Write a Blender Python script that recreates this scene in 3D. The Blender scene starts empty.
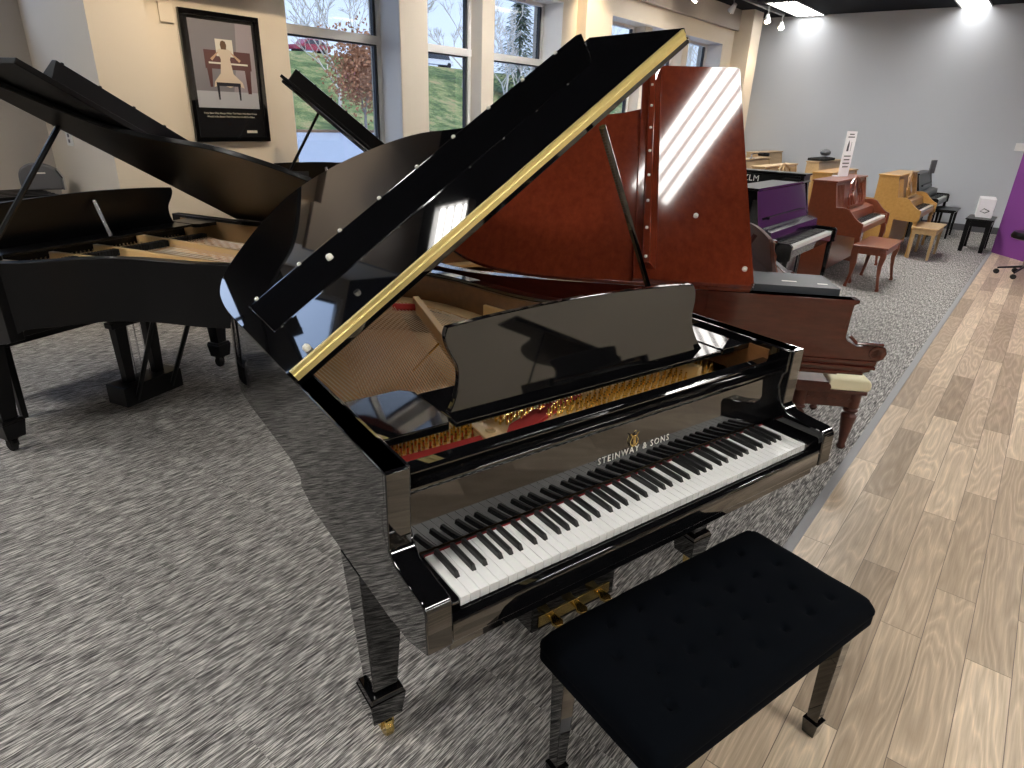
import bpy, bmesh, math, random
from mathutils import Vector, Matrix
random.seed(7)
C = bpy.context.scene.collection
PI = math.pi
TH = 0.2675                       # the room's window wall runs at this angle
D1 = Vector((math.cos(TH), math.sin(TH), 0)); D2 = Vector((-math.sin(TH), math.cos(TH), 0))
def W(s, t, z=0.0): return D1*s + D2*t + Vector((0, 0, z))

# ---------------------------------------------------------------- materials
def mat(name, col, rough=.5, metal=0., coat=0., spec=None, sheen=0.):
    m = bpy.data.materials.new(name); m.use_nodes = True
    b = m.node_tree.nodes['Principled BSDF']
    b.inputs['Base Color'].default_value = (*col, 1); b.inputs['Roughness'].default_value = rough
    b.inputs['Metallic'].default_value = metal; b.inputs['Coat Weight'].default_value = coat
    b.inputs['Coat Roughness'].default_value = .03
    if spec is not None: b.inputs['Specular IOR Level'].default_value = spec
    if sheen: b.inputs['Sheen Weight'].default_value = sheen; b.inputs['Sheen Roughness'].default_value = .4
    return m
def nn(m, t, **kw):
    n = m.node_tree.nodes.new(t)
    for k, v in kw.items(): setattr(n, k, v)
    return n
def lk(m, a, b): m.node_tree.links.new(a, b)
def ramp(m, fac, stops):
    r = nn(m, 'ShaderNodeValToRGB'); e = r.color_ramp.elements
    while len(e) < len(stops): e.new(.5)
    for i, (p, c) in enumerate(stops): e[i].position = p; e[i].color = (*c, 1)
    lk(m, fac, r.inputs[0]); return r.outputs[0]
def mapping(m, scale=(1,1,1), rot=(0,0,0), src='Object', loc=(0,0,0)):
    tc = nn(m, 'ShaderNodeTexCoord'); mp = nn(m, 'ShaderNodeMapping')
    mp.inputs['Scale'].default_value = scale; mp.inputs['Rotation'].default_value = rot; mp.inputs['Location'].default_value = loc
    lk(m, tc.outputs[src], mp.inputs[0]); return mp.outputs[0]
def noise(m, vec, scale, detail=3, rough=.55):
    n = nn(m, 'ShaderNodeTexNoise'); n.inputs['Scale'].default_value = scale
    n.inputs['Detail'].default_value = detail; n.inputs['Roughness'].default_value = rough
    lk(m, vec, n.inputs['Vector']); return n.outputs['Fac']
def mixc(m, fac, a, b, mode='MIX'):
    x = nn(m, 'ShaderNodeMix', data_type='RGBA', blend_type=mode)
    if isinstance(fac, float): x.inputs[0].default_value = fac
    else: lk(m, fac, x.inputs[0])
    for s, v in ((6, a), (7, b)):
        if isinstance(v, tuple): x.inputs[s].default_value = (*v, 1)
        else: lk(m, v, x.inputs[s])
    return x.outputs[2]
def bump(m, h, strength=.3, dist=.002):
    b = nn(m, 'ShaderNodeBump'); b.inputs['Strength'].default_value = strength; b.inputs['Distance'].default_value = dist
    lk(m, h, b.inputs['Height']); lk(m, b.outputs[0], m.node_tree.nodes['Principled BSDF'].inputs['Normal'])
def setc(m, out): lk(m, out, m.node_tree.nodes['Principled BSDF'].inputs['Base Color'])
def wood(name, c1, c2, rough=.2, coat=.6, scale=(1.2, 14, 14), rot=(0,0,0)):
    m = mat(name, c1, rough, coat=coat)
    v = mapping(m, scale, rot); f = noise(m, v, 2.2, 6, .6)
    setc(m, ramp(m, f, [(.3, c1), (.7, c2)])); return m
def emit(name, col, strength):
    m = bpy.data.materials.new(name); m.use_nodes = True; nt = m.node_tree; nt.nodes.clear()
    e = nt.nodes.new('ShaderNodeEmission'); o = nt.nodes.new('ShaderNodeOutputMaterial')
    e.inputs[0].default_value = (*col, 1); e.inputs[1].default_value = strength; nt.links.new(e.outputs[0], o.inputs[0]); return m

M = {}
M['ebony'] = mat('black polished lacquer', (.003,.003,.0035), .03, coat=.5, spec=.55)
M['satin'] = mat('black satin lacquer', (.003,.003,.0035), .30, spec=.25)
M['ivory'] = mat('white key', (.80,.80,.79), .22)
M['blackkey'] = mat('black key', (.008,.008,.008), .38)
M['gold'] = mat('polished brass', (.90,.68,.26), .18, 1.0)
M['brasshinge'] = mat('hinge brass', (.88,.72,.30), .42, .55)
M['plate'] = mat('bronze plate', (.78,.54,.26), .40, .15)
M['plate2'] = mat('dark bronze', (.30,.19,.09), .4, .3)
M['sound'] = wood('spruce soundboard', (.74,.46,.20), (.85,.58,.30), .3, .3, (14, 1.2, 14))
M['innerrim'] = wood('inner rim wood', (.15,.065,.025), (.21,.095,.035), .3, .4)
M['steel'] = mat('steel string', (1.0,.92,.76), .4, .0)
M['copper'] = mat('copper string', (.80,.55,.34), .4, .3)
M['red'] = mat('red felt', (.50,.035,.03), .9); M['darkred'] = mat('dark red felt', (.22,.02,.018), .95)
M['felt'] = mat('black felt', (.01,.01,.01), .95)
M['chrome'] = mat('chrome', (.75,.75,.76), .18, 1.0)
M['bumper'] = mat('white rubber bumper', (.85,.83,.74), .4)
M['mahog'] = wood('red mahogany', (.13,.020,.009), (.19,.033,.013), .10, .5)
M['mahogdark'] = wood('dark mahogany', (.045,.008,.005), (.070,.012,.007), .14, .25, (1.0,5,22))
M['carved'] = wood('carved mahogany', (.050,.011,.006), (.085,.020,.010), .5, 0)
M['brown'] = wood('brown cherry', (.155,.038,.016), (.205,.052,.022), .3, .3)
M['oak'] = wood('golden oak', (.40,.21,.055), (.49,.28,.085), .35, .2)
M['oaklight'] = wood('pale oak', (.40,.26,.12), (.50,.34,.17), .4, .1)
M['velvet'] = mat('blue-black velvet', (.0012,.0020,.0036), 1.0, spec=.08)
M['cream'] = mat('cream cushion', (.80,.74,.52), .8)
M['white'] = mat('white plastic', (.85,.85,.85), .4)
M['paper'] = mat('paper', (.86,.86,.88), .7)
M['ink'] = mat('black ink', (.02,.02,.02), .6)
M['grayplastic'] = mat('gray plastic', (.10,.10,.11), .5)
M['bookgray'] = mat('slate book cover', (.035,.042,.052), .5)
M['purplereflection'] = mat('black lacquer with painted purple reflection', (.016,.009,.024), .14, coat=.3)  # purple base colour stands in for the purple wall mirrored in black lacquer
M['letter'] = mat('white lettering', (.80,.78,.72), .4)
def wallm(name, col):
    m = mat(name, col, .85, spec=.15); f = noise(m, mapping(m, (1,1,1)), 90, 3); bump(m, f, .15, .002); return m
M['beige'] = wallm('cream wall paint', (.72,.64,.53))
M['taupe'] = wallm('taupe wall paint', (.48,.44,.40))
M['soffit'] = wallm('dark taupe paint of the added soffit', (.22,.20,.19))
M['gray'] = wallm('blue-gray wall paint', (.53,.56,.61))
M['purple'] = wallm('purple wall paint', (.22,.06,.27))
M['ceil'] = wallm('black ceiling paint', (.005,.006,.011))
M['frame'] = mat('white window frame', (.78,.76,.73), .45)
M['darkseal'] = mat('dark window seal', (.03,.03,.035), .5)
M['baseb'] = mat('gray baseboard', (.09,.09,.10), .6)
M['strip'] = mat('gray transition strip', (.28,.28,.29), .5)
M['lamp'] = emit('lamp diffuser', (1, .97, .92), 40.0)
M['lampdim'] = emit('dim lamp diffuser', (1,.97,.92), 7.0); M['lampmid'] = emit('lamp diffuser over the mahogany grand', (1,.97,.92), 13.0)
M['bulb'] = emit('spot bulb', (1, .85, .62), 30.0)
M['track'] = mat('track metal', (.25,.25,.25), .4, .5)
g = bpy.data.materials.new('window glass'); g.use_nodes = True; nt = g.node_tree; nt.nodes.clear()
o = nt.nodes.new('ShaderNodeOutputMaterial'); mx = nt.nodes.new('ShaderNodeMixShader'); tr = nt.nodes.new('ShaderNodeBsdfTransparent'); gl = nt.nodes.new('ShaderNodeBsdfGlossy')
gl.inputs['Roughness'].default_value = .01; mx.inputs[0].default_value = .05
nt.links.new(tr.outputs[0], mx.inputs[1]); nt.links.new(gl.outputs[0], mx.inputs[2]); nt.links.new(mx.outputs[0], o.inputs[0]); M['clearglass'] = g; g = g.copy(); g.name = 'window glass with added dimming tint'; M['glass'] = g
for q in g.node_tree.nodes:
    if q.type == 'BSDF_TRANSPARENT': q.inputs[0].default_value = (.66,.67,.68,1)  # tint added to dim the bright outdoors behind the visible panes

# carpet tiles, each turned a quarter against its neighbours
m = mat('gray carpet tiles', (.2,.2,.2), .95); M['carpet'] = m
def strokes(rot):
    v = mapping(m, (15, 290, 1), (0, 0, rot)); a = noise(m, v, 1.0, 2, .6)
    v2 = mapping(m, (9, 120, 1), (0, 0, rot)); b = noise(m, v2, 1.0, 3, .8)
    x = nn(m, 'ShaderNodeMath', operation='ADD'); lk(m, a, x.inputs[0]); lk(m, b, x.inputs[1])
    y = nn(m, 'ShaderNodeMath', operation='MULTIPLY'); lk(m, x.outputs[0], y.inputs[0]); y.inputs[1].default_value = .5
    return y.outputs[0]
sa, sb = strokes(0.0), strokes(PI/2)
ch = nn(m, 'ShaderNodeTexChecker'); ch.inputs['Scale'].default_value = 1/.61
lk(m, mapping(m, (1,1,1), (0,0,0), loc=(.2,.1,.3)), ch.inputs['Vector'])
mm = nn(m, 'ShaderNodeMix'); lk(m, ch.outputs['Fac'], mm.inputs[0]); lk(m, sa, mm.inputs[2]); lk(m, sb, mm.inputs[3])
setc(m, ramp(m, mm.outputs[0], [(.41, (.045,.042,.042)), (.5, (.21,.20,.19)), (.59, (.64,.61,.575))])); bump(m, mm.outputs[0], .8, .004)

# vinyl planks
m = mat('oak plank floor', (.5,.4,.3), .38); M['plank'] = m
v = mapping(m, (1,1,1))
br = nn(m, 'ShaderNodeTexBrick'); lk(m, v, br.inputs['Vector'])
br.offset = .37; br.inputs['Scale'].default_value = 1.0; br.inputs['Brick Width'].default_value = .92; br.inputs['Row Height'].default_value = .128
br.inputs['Mortar Size'].default_value = .0012; br.inputs['Mortar Smooth'].default_value = 0.; br.inputs['Bias'].default_value = 0.
br.inputs['Color1'].default_value = (0,0,0,1); br.inputs['Color2'].default_value = (1,1,1,1); br.inputs['Mortar'].default_value = (.5,.5,.5,1)
tone = ramp(m, br.outputs['Color'], [(.0, (.33,.25,.175)), (.35, (.45,.35,.25)), (.7, (.58,.46,.335)), (1., (.70,.57,.42))])
# grain, shifted per plank
sep = nn(m, 'ShaderNodeSeparateXYZ'); lk(m, v, sep.inputs[0])
ad = nn(m, 'ShaderNodeMath', operation='MULTIPLY_ADD'); lk(m, br.outputs['Color'], ad.inputs[0]); ad.inputs[1].default_value = 37.; lk(m, sep.outputs[0], ad.inputs[2])
cb = nn(m, 'ShaderNodeCombineXYZ'); lk(m, ad.outputs[0], cb.inputs[0]); lk(m, sep.outputs[1], cb.inputs[1]); lk(m, ad.outputs[0], cb.inputs[2])
mp = nn(m, 'ShaderNodeMapping'); mp.inputs['Scale'].default_value = (.38, 8.0, 1); lk(m, cb.outputs[0], mp.inputs[0])
n1 = noise(m, mp.outputs[0], 1.0, 2, .4)
mu = nn(m, 'ShaderNodeMath', operation='MULTIPLY'); lk(m, n1, mu.inputs[0]); mu.inputs[1].default_value = 13.
fr = nn(m, 'ShaderNodeMath', operation='PINGPONG'); lk(m, mu.outputs[0], fr.inputs[0]); fr.inputs[1].default_value = .5
grain = ramp(m, fr.outputs[0], [(.0, (1.18,1.17,1.16)), (.16, (1.0,1.0,1.0)), (.5, (.86,.84,.81))])
mp2 = nn(m, 'ShaderNodeMapping'); mp2.inputs['Scale'].default_value = (6, 190, 1); lk(m, cb.outputs[0], mp2.inputs[0])
n2 = noise(m, mp2.outputs[0], 1.0, 3, .6); fine = ramp(m, n2, [(.3, (.82,.81,.80)), (.7, (1.1,1.1,1.1))])
c_ = mixc(m, 1.0, tone, grain, 'MULTIPLY'); c_ = mixc(m, 1.0, c_, fine, 'MULTIPLY')
c_ = mixc(m, br.outputs['Fac'], c_, (.16,.12,.09)); setc(m, c_)

# outdoor
m = mat('grass', (.2,.3,.08), .95); M['grass'] = m
f = noise(m, mapping(m, (1,1,1)), .45, 10, .85); setc(m, ramp(m, f, [(.40, (.05,.09,.02)), (.48, (.13,.19,.05)), (.54, (.32,.32,.12)), (.61, (.44,.29,.15))]))
M['asphalt'] = mat('pale asphalt', (.42,.45,.50), .9)
m = mat('dead leaves verge', (.25,.16,.10), .95); M['verge'] = m
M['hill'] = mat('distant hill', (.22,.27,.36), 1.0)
M['rust'] = mat('rust leaves', (.42,.20,.10), .8); M['conifer'] = mat('conifer needles', (.07,.12,.07), .9)
M['bark'] = mat('gray bark', (.30,.27,.25), .9); M['palebark'] = mat('pale bark', (.62,.58,.52), .9)
M['carred'] = mat('red car paint', (.35,.02,.05), .3, coat=.5); M['carwhite'] = mat('white car paint', (.8,.82,.85), .3, coat=.5); M['tyre'] = mat('tyre', (.02,.02,.02), .8)
M['autoglass'] = mat('car glass', (.05,.06,.08), .1)

# ---------------------------------------------------------------- mesh helpers
class MB:
    def __init__(s): s.v = []; s.f = []
    def add(s, v, f):
        n = len(s.v); s.v += [tuple(p) for p in v]; s.f += [tuple(i+n for i in q) for q in f]; return s
    def box(s, x0, x1, y0, y1, z0, z1):
        return s.add([(x0,y0,z0),(x1,y0,z0),(x1,y1,z0),(x0,y1,z0),(x0,y0,z1),(x1,y0,z1),(x1,y1,z1),(x0,y1,z1)],
                     [(0,3,2,1),(4,5,6,7),(0,1,5,4),(1,2,6,5),(2,3,7,6),(3,0,4,7)])
    def taper(s, cx, cy, z0, z1, a0, b0, a1, b1, dx=0, dy=0):   # half sizes at bottom (a0,b0) and top (a1,b1)
        v = [(cx+i*a0, cy+j*b0, z0) for i, j in ((-1,-1),(1,-1),(1,1),(-1,1))] + [(cx+dx+i*a1, cy+dy+j*b1, z1) for i, j in ((-1,-1),(1,-1),(1,1),(-1,1))]
        return s.add(v, [(0,3,2,1),(4,5,6,7),(0,1,5,4),(1,2,6,5),(2,3,7,6),(3,0,4,7)])
    def prism(s, pts, a0, a1, axis='z'):
        def P(p, h): return {'z': (p[0],p[1],h), 'x': (h,p[0],p[1]), 'y': (p[0],h,p[1])}[axis]
        n = len(pts)
        return s.add([P(p, a0) for p in pts] + [P(p, a1) for p in pts],
                     [tuple(range(n))[::-1], tuple(range(n, 2*n))] + [(i, (i+1) % n, n+(i+1) % n, n+i) for i in range(n)])
    def lathe(s, prof, c=(0,0,0), seg=12, axis='z'):
        v = []; f = []
        for r, h in prof:
            for k in range(seg):
                a = 2*PI*k/seg; x, y = r*math.cos(a), r*math.sin(a)
                p = {'z': (x,y,h), 'x': (h,x,y), 'y': (x,h,y)}[axis]; v.append((c[0]+p[0], c[1]+p[1], c[2]+p[2]))
        for i in range(len(prof)-1):
            for k in range(seg): f.append((i*seg+k, i*seg+(k+1)%seg, (i+1)*seg+(k+1)%seg, (i+1)*seg+k))
        f.append(tuple(range(seg))[::-1]); f.append(tuple((len(prof)-1)*seg+k for k in range(seg)))
        return s.add(v, f)
    def tube(s, pts, r, seg=8, r1=None):
        pts = [Vector(p) for p in pts]; v = []; f = []; n = len(pts)
        for i, p in enumerate(pts):
            d = (pts[min(i+1, n-1)] - pts[max(i-1, 0)]).normalized()
            u = d.cross(Vector((0,0,1)) if abs(d.z) < .9 else Vector((1,0,0))).normalized(); w = d.cross(u)
            rr = r if r1 is None else r + (r1-r)*i/(n-1)
            for k in range(seg):
                a = 2*PI*k/seg; v.append(p + u*math.cos(a)*rr + w*math.sin(a)*rr)
        for i in range(n-1):
            for k in range(seg): f.append((i*seg+k, i*seg+(k+1)%seg, (i+1)*seg+(k+1)%seg, (i+1)*seg+k))
        f.append(tuple(range(seg))[::-1]); f.append(tuple((n-1)*seg+k for k in range(seg)))
        return s.add(v, f)
    def sphere(s, c, r, sx=1, sy=1, sz=1, seg=12):
        prof = [(max(1e-4, r*math.sin(PI*i/8)), -r*math.cos(PI*i/8)) for i in range(9)]
        t = MB().lathe(prof, (0,0,0), seg); return s.add([(c[0]+p[0]*sx, c[1]+p[1]*sy, c[2]+p[2]*sz) for p in t.v], t.f)
    def xf(s, fn): s.v = [tuple(fn(Vector(p))) for p in s.v]; return s
    def build(s, name, m, parent=None, bevel=0., smooth=False, seg=2):
        me = bpy.data.meshes.new(name); me.from_pydata(s.v, [], s.f)
        b = bmesh.new(); b.from_mesh(me); bmesh.ops.recalc_face_normals(b, faces=b.faces); b.to_mesh(me); b.free()
        me.materials.append(m); o = bpy.data.objects.new(name, me); C.objects.link(o)
        if parent is not None: o.parent = parent
        if smooth:
            for p in me.polygons: p.use_smooth = True
            try: me.set_sharp_from_angle(angle=math.radians(40))
            except Exception: pass
        if bevel:
            bv = o.modifiers.new('b', 'BEVEL'); bv.width = bevel; bv.segments = seg; bv.limit_method = 'ANGLE'; bv.angle_limit = math.radians(35); bv.harden_normals = False
        return o
def B(*a): return MB().box(*a)
def tag(o, label=None, cat=None, group=None, kind=None):
    if label: o['label'] = label
    if cat: o['category'] = cat
    if group: o['group'] = group
    if kind: o['kind'] = kind
    return o
def thing(name, label, cat, loc=(0,0,0), rz=0, group=None):
    o = bpy.data.objects.new(name, None); C.objects.link(o); o.location = loc; o.rotation_euler = (0,0,rz); o.empty_display_size = .1
    return tag(o, label, cat, group)
def room(name, mb, m, parent=None, bevel=0.):
    o = mb.build(name, M[m] if isinstance(m, str) else m, parent, bevel)
    if parent is None: o.rotation_euler = (0,0,TH); o['kind'] = 'structure'
    return o
def text_mesh(s, name, size, m, parent, mtx, extrude=.0006, spacing=1.0, align='CENTER'):
    cu = bpy.data.curves.new(name, 'FONT'); cu.body = s; cu.size = size; cu.extrude = extrude; cu.align_x = align; cu.space_character = spacing; cu.resolution_u = 2
    t = bpy.data.objects.new(name, cu); C.objects.link(t)
    dg = bpy.context.evaluated_depsgraph_get(); me = bpy.data.meshes.new_from_object(t.evaluated_get(dg))
    C.objects.unlink(t); bpy.data.objects.remove(t)
    me.transform(mtx); me.materials.clear(); me.materials.append(m)
    o = bpy.data.objects.new(name, me); C.objects.link(o); o.parent = parent; return o
def spline(pts, n=8, closed=False):
    P = [Vector(p) for p in pts]; out = []; k = len(P)
    rng = k if closed else k-1
    for i in range(rng):
        p0, p1, p2, p3 = (P[(i-1) % k], P[i], P[(i+1) % k], P[(i+2) % k]) if closed else (P[max(i-1,0)], P[i], P[i+1], P[min(i+2,k-1)])
        for j in range(n):
            t = j/n; out.append(.5*((2*p1)+(p2-p0)*t+(2*p0-5*p1+4*p2-p3)*t*t+(3*p1-p0-3*p2+p3)*t**3))
    if not closed: out.append(P[-1])
    return [tuple(p) for p in out]
def offset(pts, d):      # shift an open polyline to its left by d
    out = []; n = len(pts)
    for i in range(n):
        a = Vector(pts[max(i-1,0)]); b = Vector(pts[min(i+1,n-1)]); t = (b-a).normalized(); out.append((pts[i][0]-t.y*d, pts[i][1]+t.x*d))
    return out

# ---------------------------------------------------------------- grand piano
BODY = [(-.095,.70),(-.095,1.0),(-.095,1.25),(-.080,1.42),(-.045,1.53),(.02,1.63),(.14,1.75),(.28,1.835),(.42,1.865),(.55,1.83),(.68,1.75),(.80,1.60),(.875,1.42),(.915,1.22),(.955,1.07),(1.04,.92),(1.19,.80),(1.285,.70)]
def body_outline():
    return [(-.095,.12),(-.095,.30),(-.095,.50)] + [tuple(p) for p in spline([(-.095,.60)]+BODY+[(1.318,.58)], 4)] + [(1.318,.40),(1.318,.12)]
def zbot(y, z0=.615, z1=.69):
    if y < .62: return z0
    if y > .74: return z1
    t = (y-.62)/.12; return z0+(z1-z0)*t*t*(3-2*t)
def leg(parent, x, y, m, ztop=.62, style='square', foot='gold'):
    mb = MB()
    if style == 'square':
        mb.taper(x, y, .175, ztop-.02, .034, .034, .060, .060).taper(x, y, .165, .18, .050,.050,.046,.046).taper(x, y, .08, .165, .042,.042,.052,.052)
        l = mb.build('leg', m, parent, .003)
    else:
        mb.lathe([(.022,.07),(.035,.10),(.03,.14),(.045,.2),(.03,.23),(.05,.40),(.062,.50),(.04,.53),(.06,.56),(.06,ztop)], (x,y,0), 14)
        l = mb.build('leg', m, parent, smooth=True)
    c = MB().lathe([(.030,-.012),(.033,-.008),(.033,.008),(.030,.012)], (x+.004, y-.012, .033), 14, 'x').box(x-.016,x-.010,y-.022,y+.012,.03,.082).box(x+.018,x+.024,y-.022,y+.012,.03,.082).lathe([(.028,.072),(.028,.082)], (x,y,0), 12)
    c.build('caster', M[foot], l, smooth=False)
    return l
def lyre(parent, m, x=.61, y=.42, zt=.61, pedals=True, brace=False, front=-1):
    l = MB().box(x-.19,x+.17,y-.02,y+.13,.075,.185).build('lyre', m, parent, .004)
    p = MB()
    for sx in (-.10,.08): p.taper(x+sx, y+.05, .18, zt, .024,.024,.036,.03)
    p.box(x-.15,x+.13,y+.02,y+.08,.50,.53)
    p.build('lyre_post', m, l, .003)
    r = MB()
    for sx in (-.04,0,.04): r.tube([(x+sx-.01,y+.05,.18),(x+sx-.01,y+.05,zt)], .004, 6)
    r.build('pedal_rod', M['gold'] if m is not M['satin'] else M['chrome'], l)
    if brace:
        b = MB().tube([(x-.12,y+.12,.10),(x-.13,y+.42,zt+.05)], .013, 6).tube([(x+.10,y+.12,.10),(x+.11,y+.42,zt+.05)], .013, 6); b.build('brace', m, l)
    pm = M['gold'] if m is not M['satin'] else M['chrome']
    MB().box(x-.165,x+.145,y-.024,y-.019,.092,.135).build('pedal_plate', pm, l, .001)
    for sx in (-.115,-.01,.095):
        MB().prism([(x+sx-.010,y+.0),(x+sx-.012,y-.040),(x+sx-.022,y-.055),(x+sx-.016,y-.074),(x+sx+.006,y-.080),(x+sx+.018,y-.064),(x+sx+.014,y-.045),(x+sx+.012,y)], .112, .124).build('pedal', pm, l, .002)
    return l
def keyboard(parent, detail=True, z=.7257, m=None):
    L_ = .148; ww = 1.222/52
    kb = MB().box(0,1.222,.150,.165,z-.02,z-.004).build('keyboard', M['felt'], parent)
    if detail:
        B(0,1.222,.1490,.153,z-.006,z+.0022).build('key_felt', M['darkred'], kb)
        wk = MB().box(.0005,ww-.0006,-.001,L_+.004,z-.022,z).build('white_key', M['ivory'], kb, .0012)
        first = True; wi = 0; bk = None
        bmb = MB().add([(-.0058,.052,z-.002),(.0058,.052,z-.002),(.0058,L_,z-.002),(-.0058,L_,z-.002),(-.0045,.060,z+.0115),(.0045,.060,z+.0115),(.0045,L_,z+.0125),(-.0045,L_,z+.0125)],
                       [(0,3,2,1),(4,5,6,7),(0,1,5,4),(1,2,6,5),(2,3,7,6),(3,0,4,7)])
        bk0 = bmb.build('black_key', M['blackkey'], kb, .0012); used = False
        for midi in range(21, 109):
            pc = midi % 12
            if pc in (1,3,6,8,10):
                off = {1:-.0028,3:.0028,6:-.0035,8:0,10:.0035}[pc]
                if not used: o = bk0; used = True
                else: o = bk0.copy(); C.objects.link(o)
                o.parent = kb; o.location = (wi*ww+off, 0, 0)
            else:
                if wi == 0: o = wk
                else: o = wk.copy(); C.objects.link(o)
                o.parent = kb; o.location = (wi*ww, 0, 0); wi += 1
    else:
        MB().box(0,1.222,0,L_,z-.022,z).build('white_keys', M['ivory'], kb)
        b = MB(); wi = 0
        for midi in range(21, 109):
            if midi % 12 in (1,3,6,8,10): b.box(wi*ww-.006,wi*ww+.006,.05,L_,z,z+.011)
            else: wi += 1
        b.build('black_keys', M['blackkey'], kb)
    return kb

def grand(label, loc, rz, m, mi, ang, yf=.607, ulen=1.53, flap=.43, lip_y=.248, lip_h=.052, lip_u=(.055,1.366), lip_run=.115, mitre=.085, detail=True,
          legstyle='square', foot='gold', prop=None, deskm=None, deskx=(.16,1.075), lidm=None, bump_m='bumper', name='grand_piano', hinge='brasshinge', group=None, armstyle='plain', deskz=.20, ks=1.0, zb=.62):
    t = thing(name, label, 'piano', loc, rz, group)
    lidm = lidm or m
    out = [(x, y if y < .7 else .7+(y-.7)*ks) for x, y in body_outline()]; inn = offset(out, -.052)
    # fix open ends of inner loop
    inn[0] = (out[0][0]+.052, out[0][1]); inn[-1] = (out[-1][0]-.052, out[-1][1])
    def ring(o_, i_, zb, zt):
        mb = MB(); n = len(o_); v = []
        for k in range(n):
            z0 = zb(o_[k][1]) if callable(zb) else zb
            v += [(*o_[k], z0), (*o_[k], zt), (*i_[k], zt), (*i_[k], z0)]
        f = []
        for k in range(n-1):
            a = 4*k; b = 4*k+4
            for j in range(4): f.append((a+j, a+(j+1)%4, b+(j+1)%4, b+j))
        f += [(0,3,2,1), (4*n-4,4*n-3,4*n-2,4*n-1)]
        return mb.add(v, f)
    ring(out, inn, lambda y: zbot(y, zb-.005), .978).build('rim', m, t, .0025, True)
    inn2 = offset(inn, -.012); inn2[0] = (inn[0][0]+.012, .2); inn2[-1] = (inn[-1][0]-.012, .2)
    inn1 = offset(inn, .004); inn1[0] = (inn[0][0]-.004, .2); inn1[-1] = (inn[-1][0]+.004, .2)
    ring(inn1, inn2, .70, .962).build('inner_rim', mi, t, 0, True)
    # bottom and sound board
    under = [p for p in inn1]
    MB().prism(under, .70, .715).build('case_bottom', M['plate2'], t)
    MB().prism([p for p in inn2], .80, .808).build('soundboard', M['sound'], t)
    # plate: a rim flange, the pin block field and struts
    fl = offset(inn2, -.075); pl = MB()
    q = ring(inn2, fl, .842, .856); pl.add(q.v, q.f); pl.box(inn2[0][0],inn2[-1][0],.215,.43,.842,.856)
    plate = pl.build('iron_plate', M['plate'], t, 0, False)
    st = MB()
    for (xa, ya, xb, yb) in ((.37,.43,.66,1.46),(1.06,.30,.85,1.22)) if detail else ((.285,.20,.34,1.66),(.60,.30,.55,1.70),(.83,.30,.69,1.60),(1.06,.30,.85,1.28)):
        d = Vector((xb-xa, yb-ya, 0)).normalized(); nrm = Vector((-d.y, d.x, 0))*.013
        P = [Vector((xa,ya,0))+nrm, Vector((xa,ya,0))-nrm, Vector((xb,yb,0))-nrm, Vector((xb,yb,0))+nrm]
        st.prism([(p.x,p.y) for p in P], .850, .908)
    st.build('plate_strut', M['plate'], plate, .003)
    # strings
    for_tail = .7+1.16*ks
    def yend(x):
        c = [p for p in fl]; best = .4
        for a, b in zip(c, c[1:]):
            if (a[0]-x)*(b[0]-x) <= 0 and a[0] != b[0]:
                yy = a[1]+(b[1]-a[1])*(x-a[0])/(b[0]-a[0]); best = max(best, yy)
        return best
    s1 = MB(); s2 = MB()
    n = 88 if detail else 40
    for k in range(n):
        x = .04+.98*k/(n-1)*1.12; xe = min(x, 1.10) - .06*(k/n); ye = min(yend(min(max(xe, .05), .96))-.02, 1.62)
        if x > .9: ye = min(ye, 1.15-(x-.9)*1.9)
        s1.tube([(x,.40,.868),(xe-.02,max(ye,.5),.862)], .0016 if detail else .002, 4)
    for k in range(34 if detail else 16):
        x = .02+.26*k/33*(1 if detail else 33/15); s2.tube([(x,.40,.884),(x+.30,1.60-.002*k,.876)], .0020, 4)
    tag(s1.build('treble_strings', M['steel'], t), kind='stuff'); tag(s2.build('bass_strings', M['copper'], t), kind='stuff')
    if detail:
        MB().prism([(.06,1.38),(.30,1.50),(.55,1.36),(.80,1.02),(.98,.66),(1.02,.68),(.84,1.06),(.58,1.42),(.31,1.56),(.04,1.43)], .808, .855).build('bridge', M['oaklight'], t)
        f_ = MB().prism([(.03,.318),(.255,.312),(.262,.338),(.03,.345)], .857, .868).prism([(.33,.318),(.42,.318),(.66,.405),(.62,.418),(.50,.40),(.36,.35)], .857, .867)
        for q in range(len(f_.v)//8): pass
        MB().prism([(.33,.318),(.42,.318),(.66,.405),(.62,.418),(.50,.40),(.36,.35)], .857, .867).build('string_felt', M['red'], t)
        MB().tube([(.56,1.47,.872),(.67,1.40,.872)], .016, 6).build('string_felt', M['red'], t)
        MB().prism([(.03,.318),(.255,.312),(.262,.338),(.03,.345)], .857, .868).build('string_felt', M['red'], t)
        MB().prism([(.262,.30),(.335,.30),(.30,.43),(.275,.43)], .857, .868).lathe([(.014,.868),(.014,.873),(.008,.873),(.008,.868)], (.298,.345,0), 14).build('plate_web', M['plate'], t, .002)
        # hitch pin rows
        hp = MB()
        for k in range(60):
            a = k/59; hp.box(.31+.19*a-.002,.31+.19*a+.002,.80+.18*a-.002,.80+.18*a+.002,.87,.876)
        tag(hp.build('hitch_pins', M['gold'], t), kind='stuff')
        pin = MB().lathe([(.0032,.857),(.0032,.884),(.0024,.887)], (0,0,0), 7).lathe([(.0046,.860),(.0046,.868)], (0,0,0), 7).build('tuning_pin', M['gold'], t)
        pts = []
        for k in range(76):
            for j in range(3):
                x = .035+1.13*k/75; y0 = .350 if x < .26 else (.375-.06*min(1,max(0,(x-.34)/.3)) if x < .68 else .328); pts.append((x, y0+.020*j + .007*(k % 2)))
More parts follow.
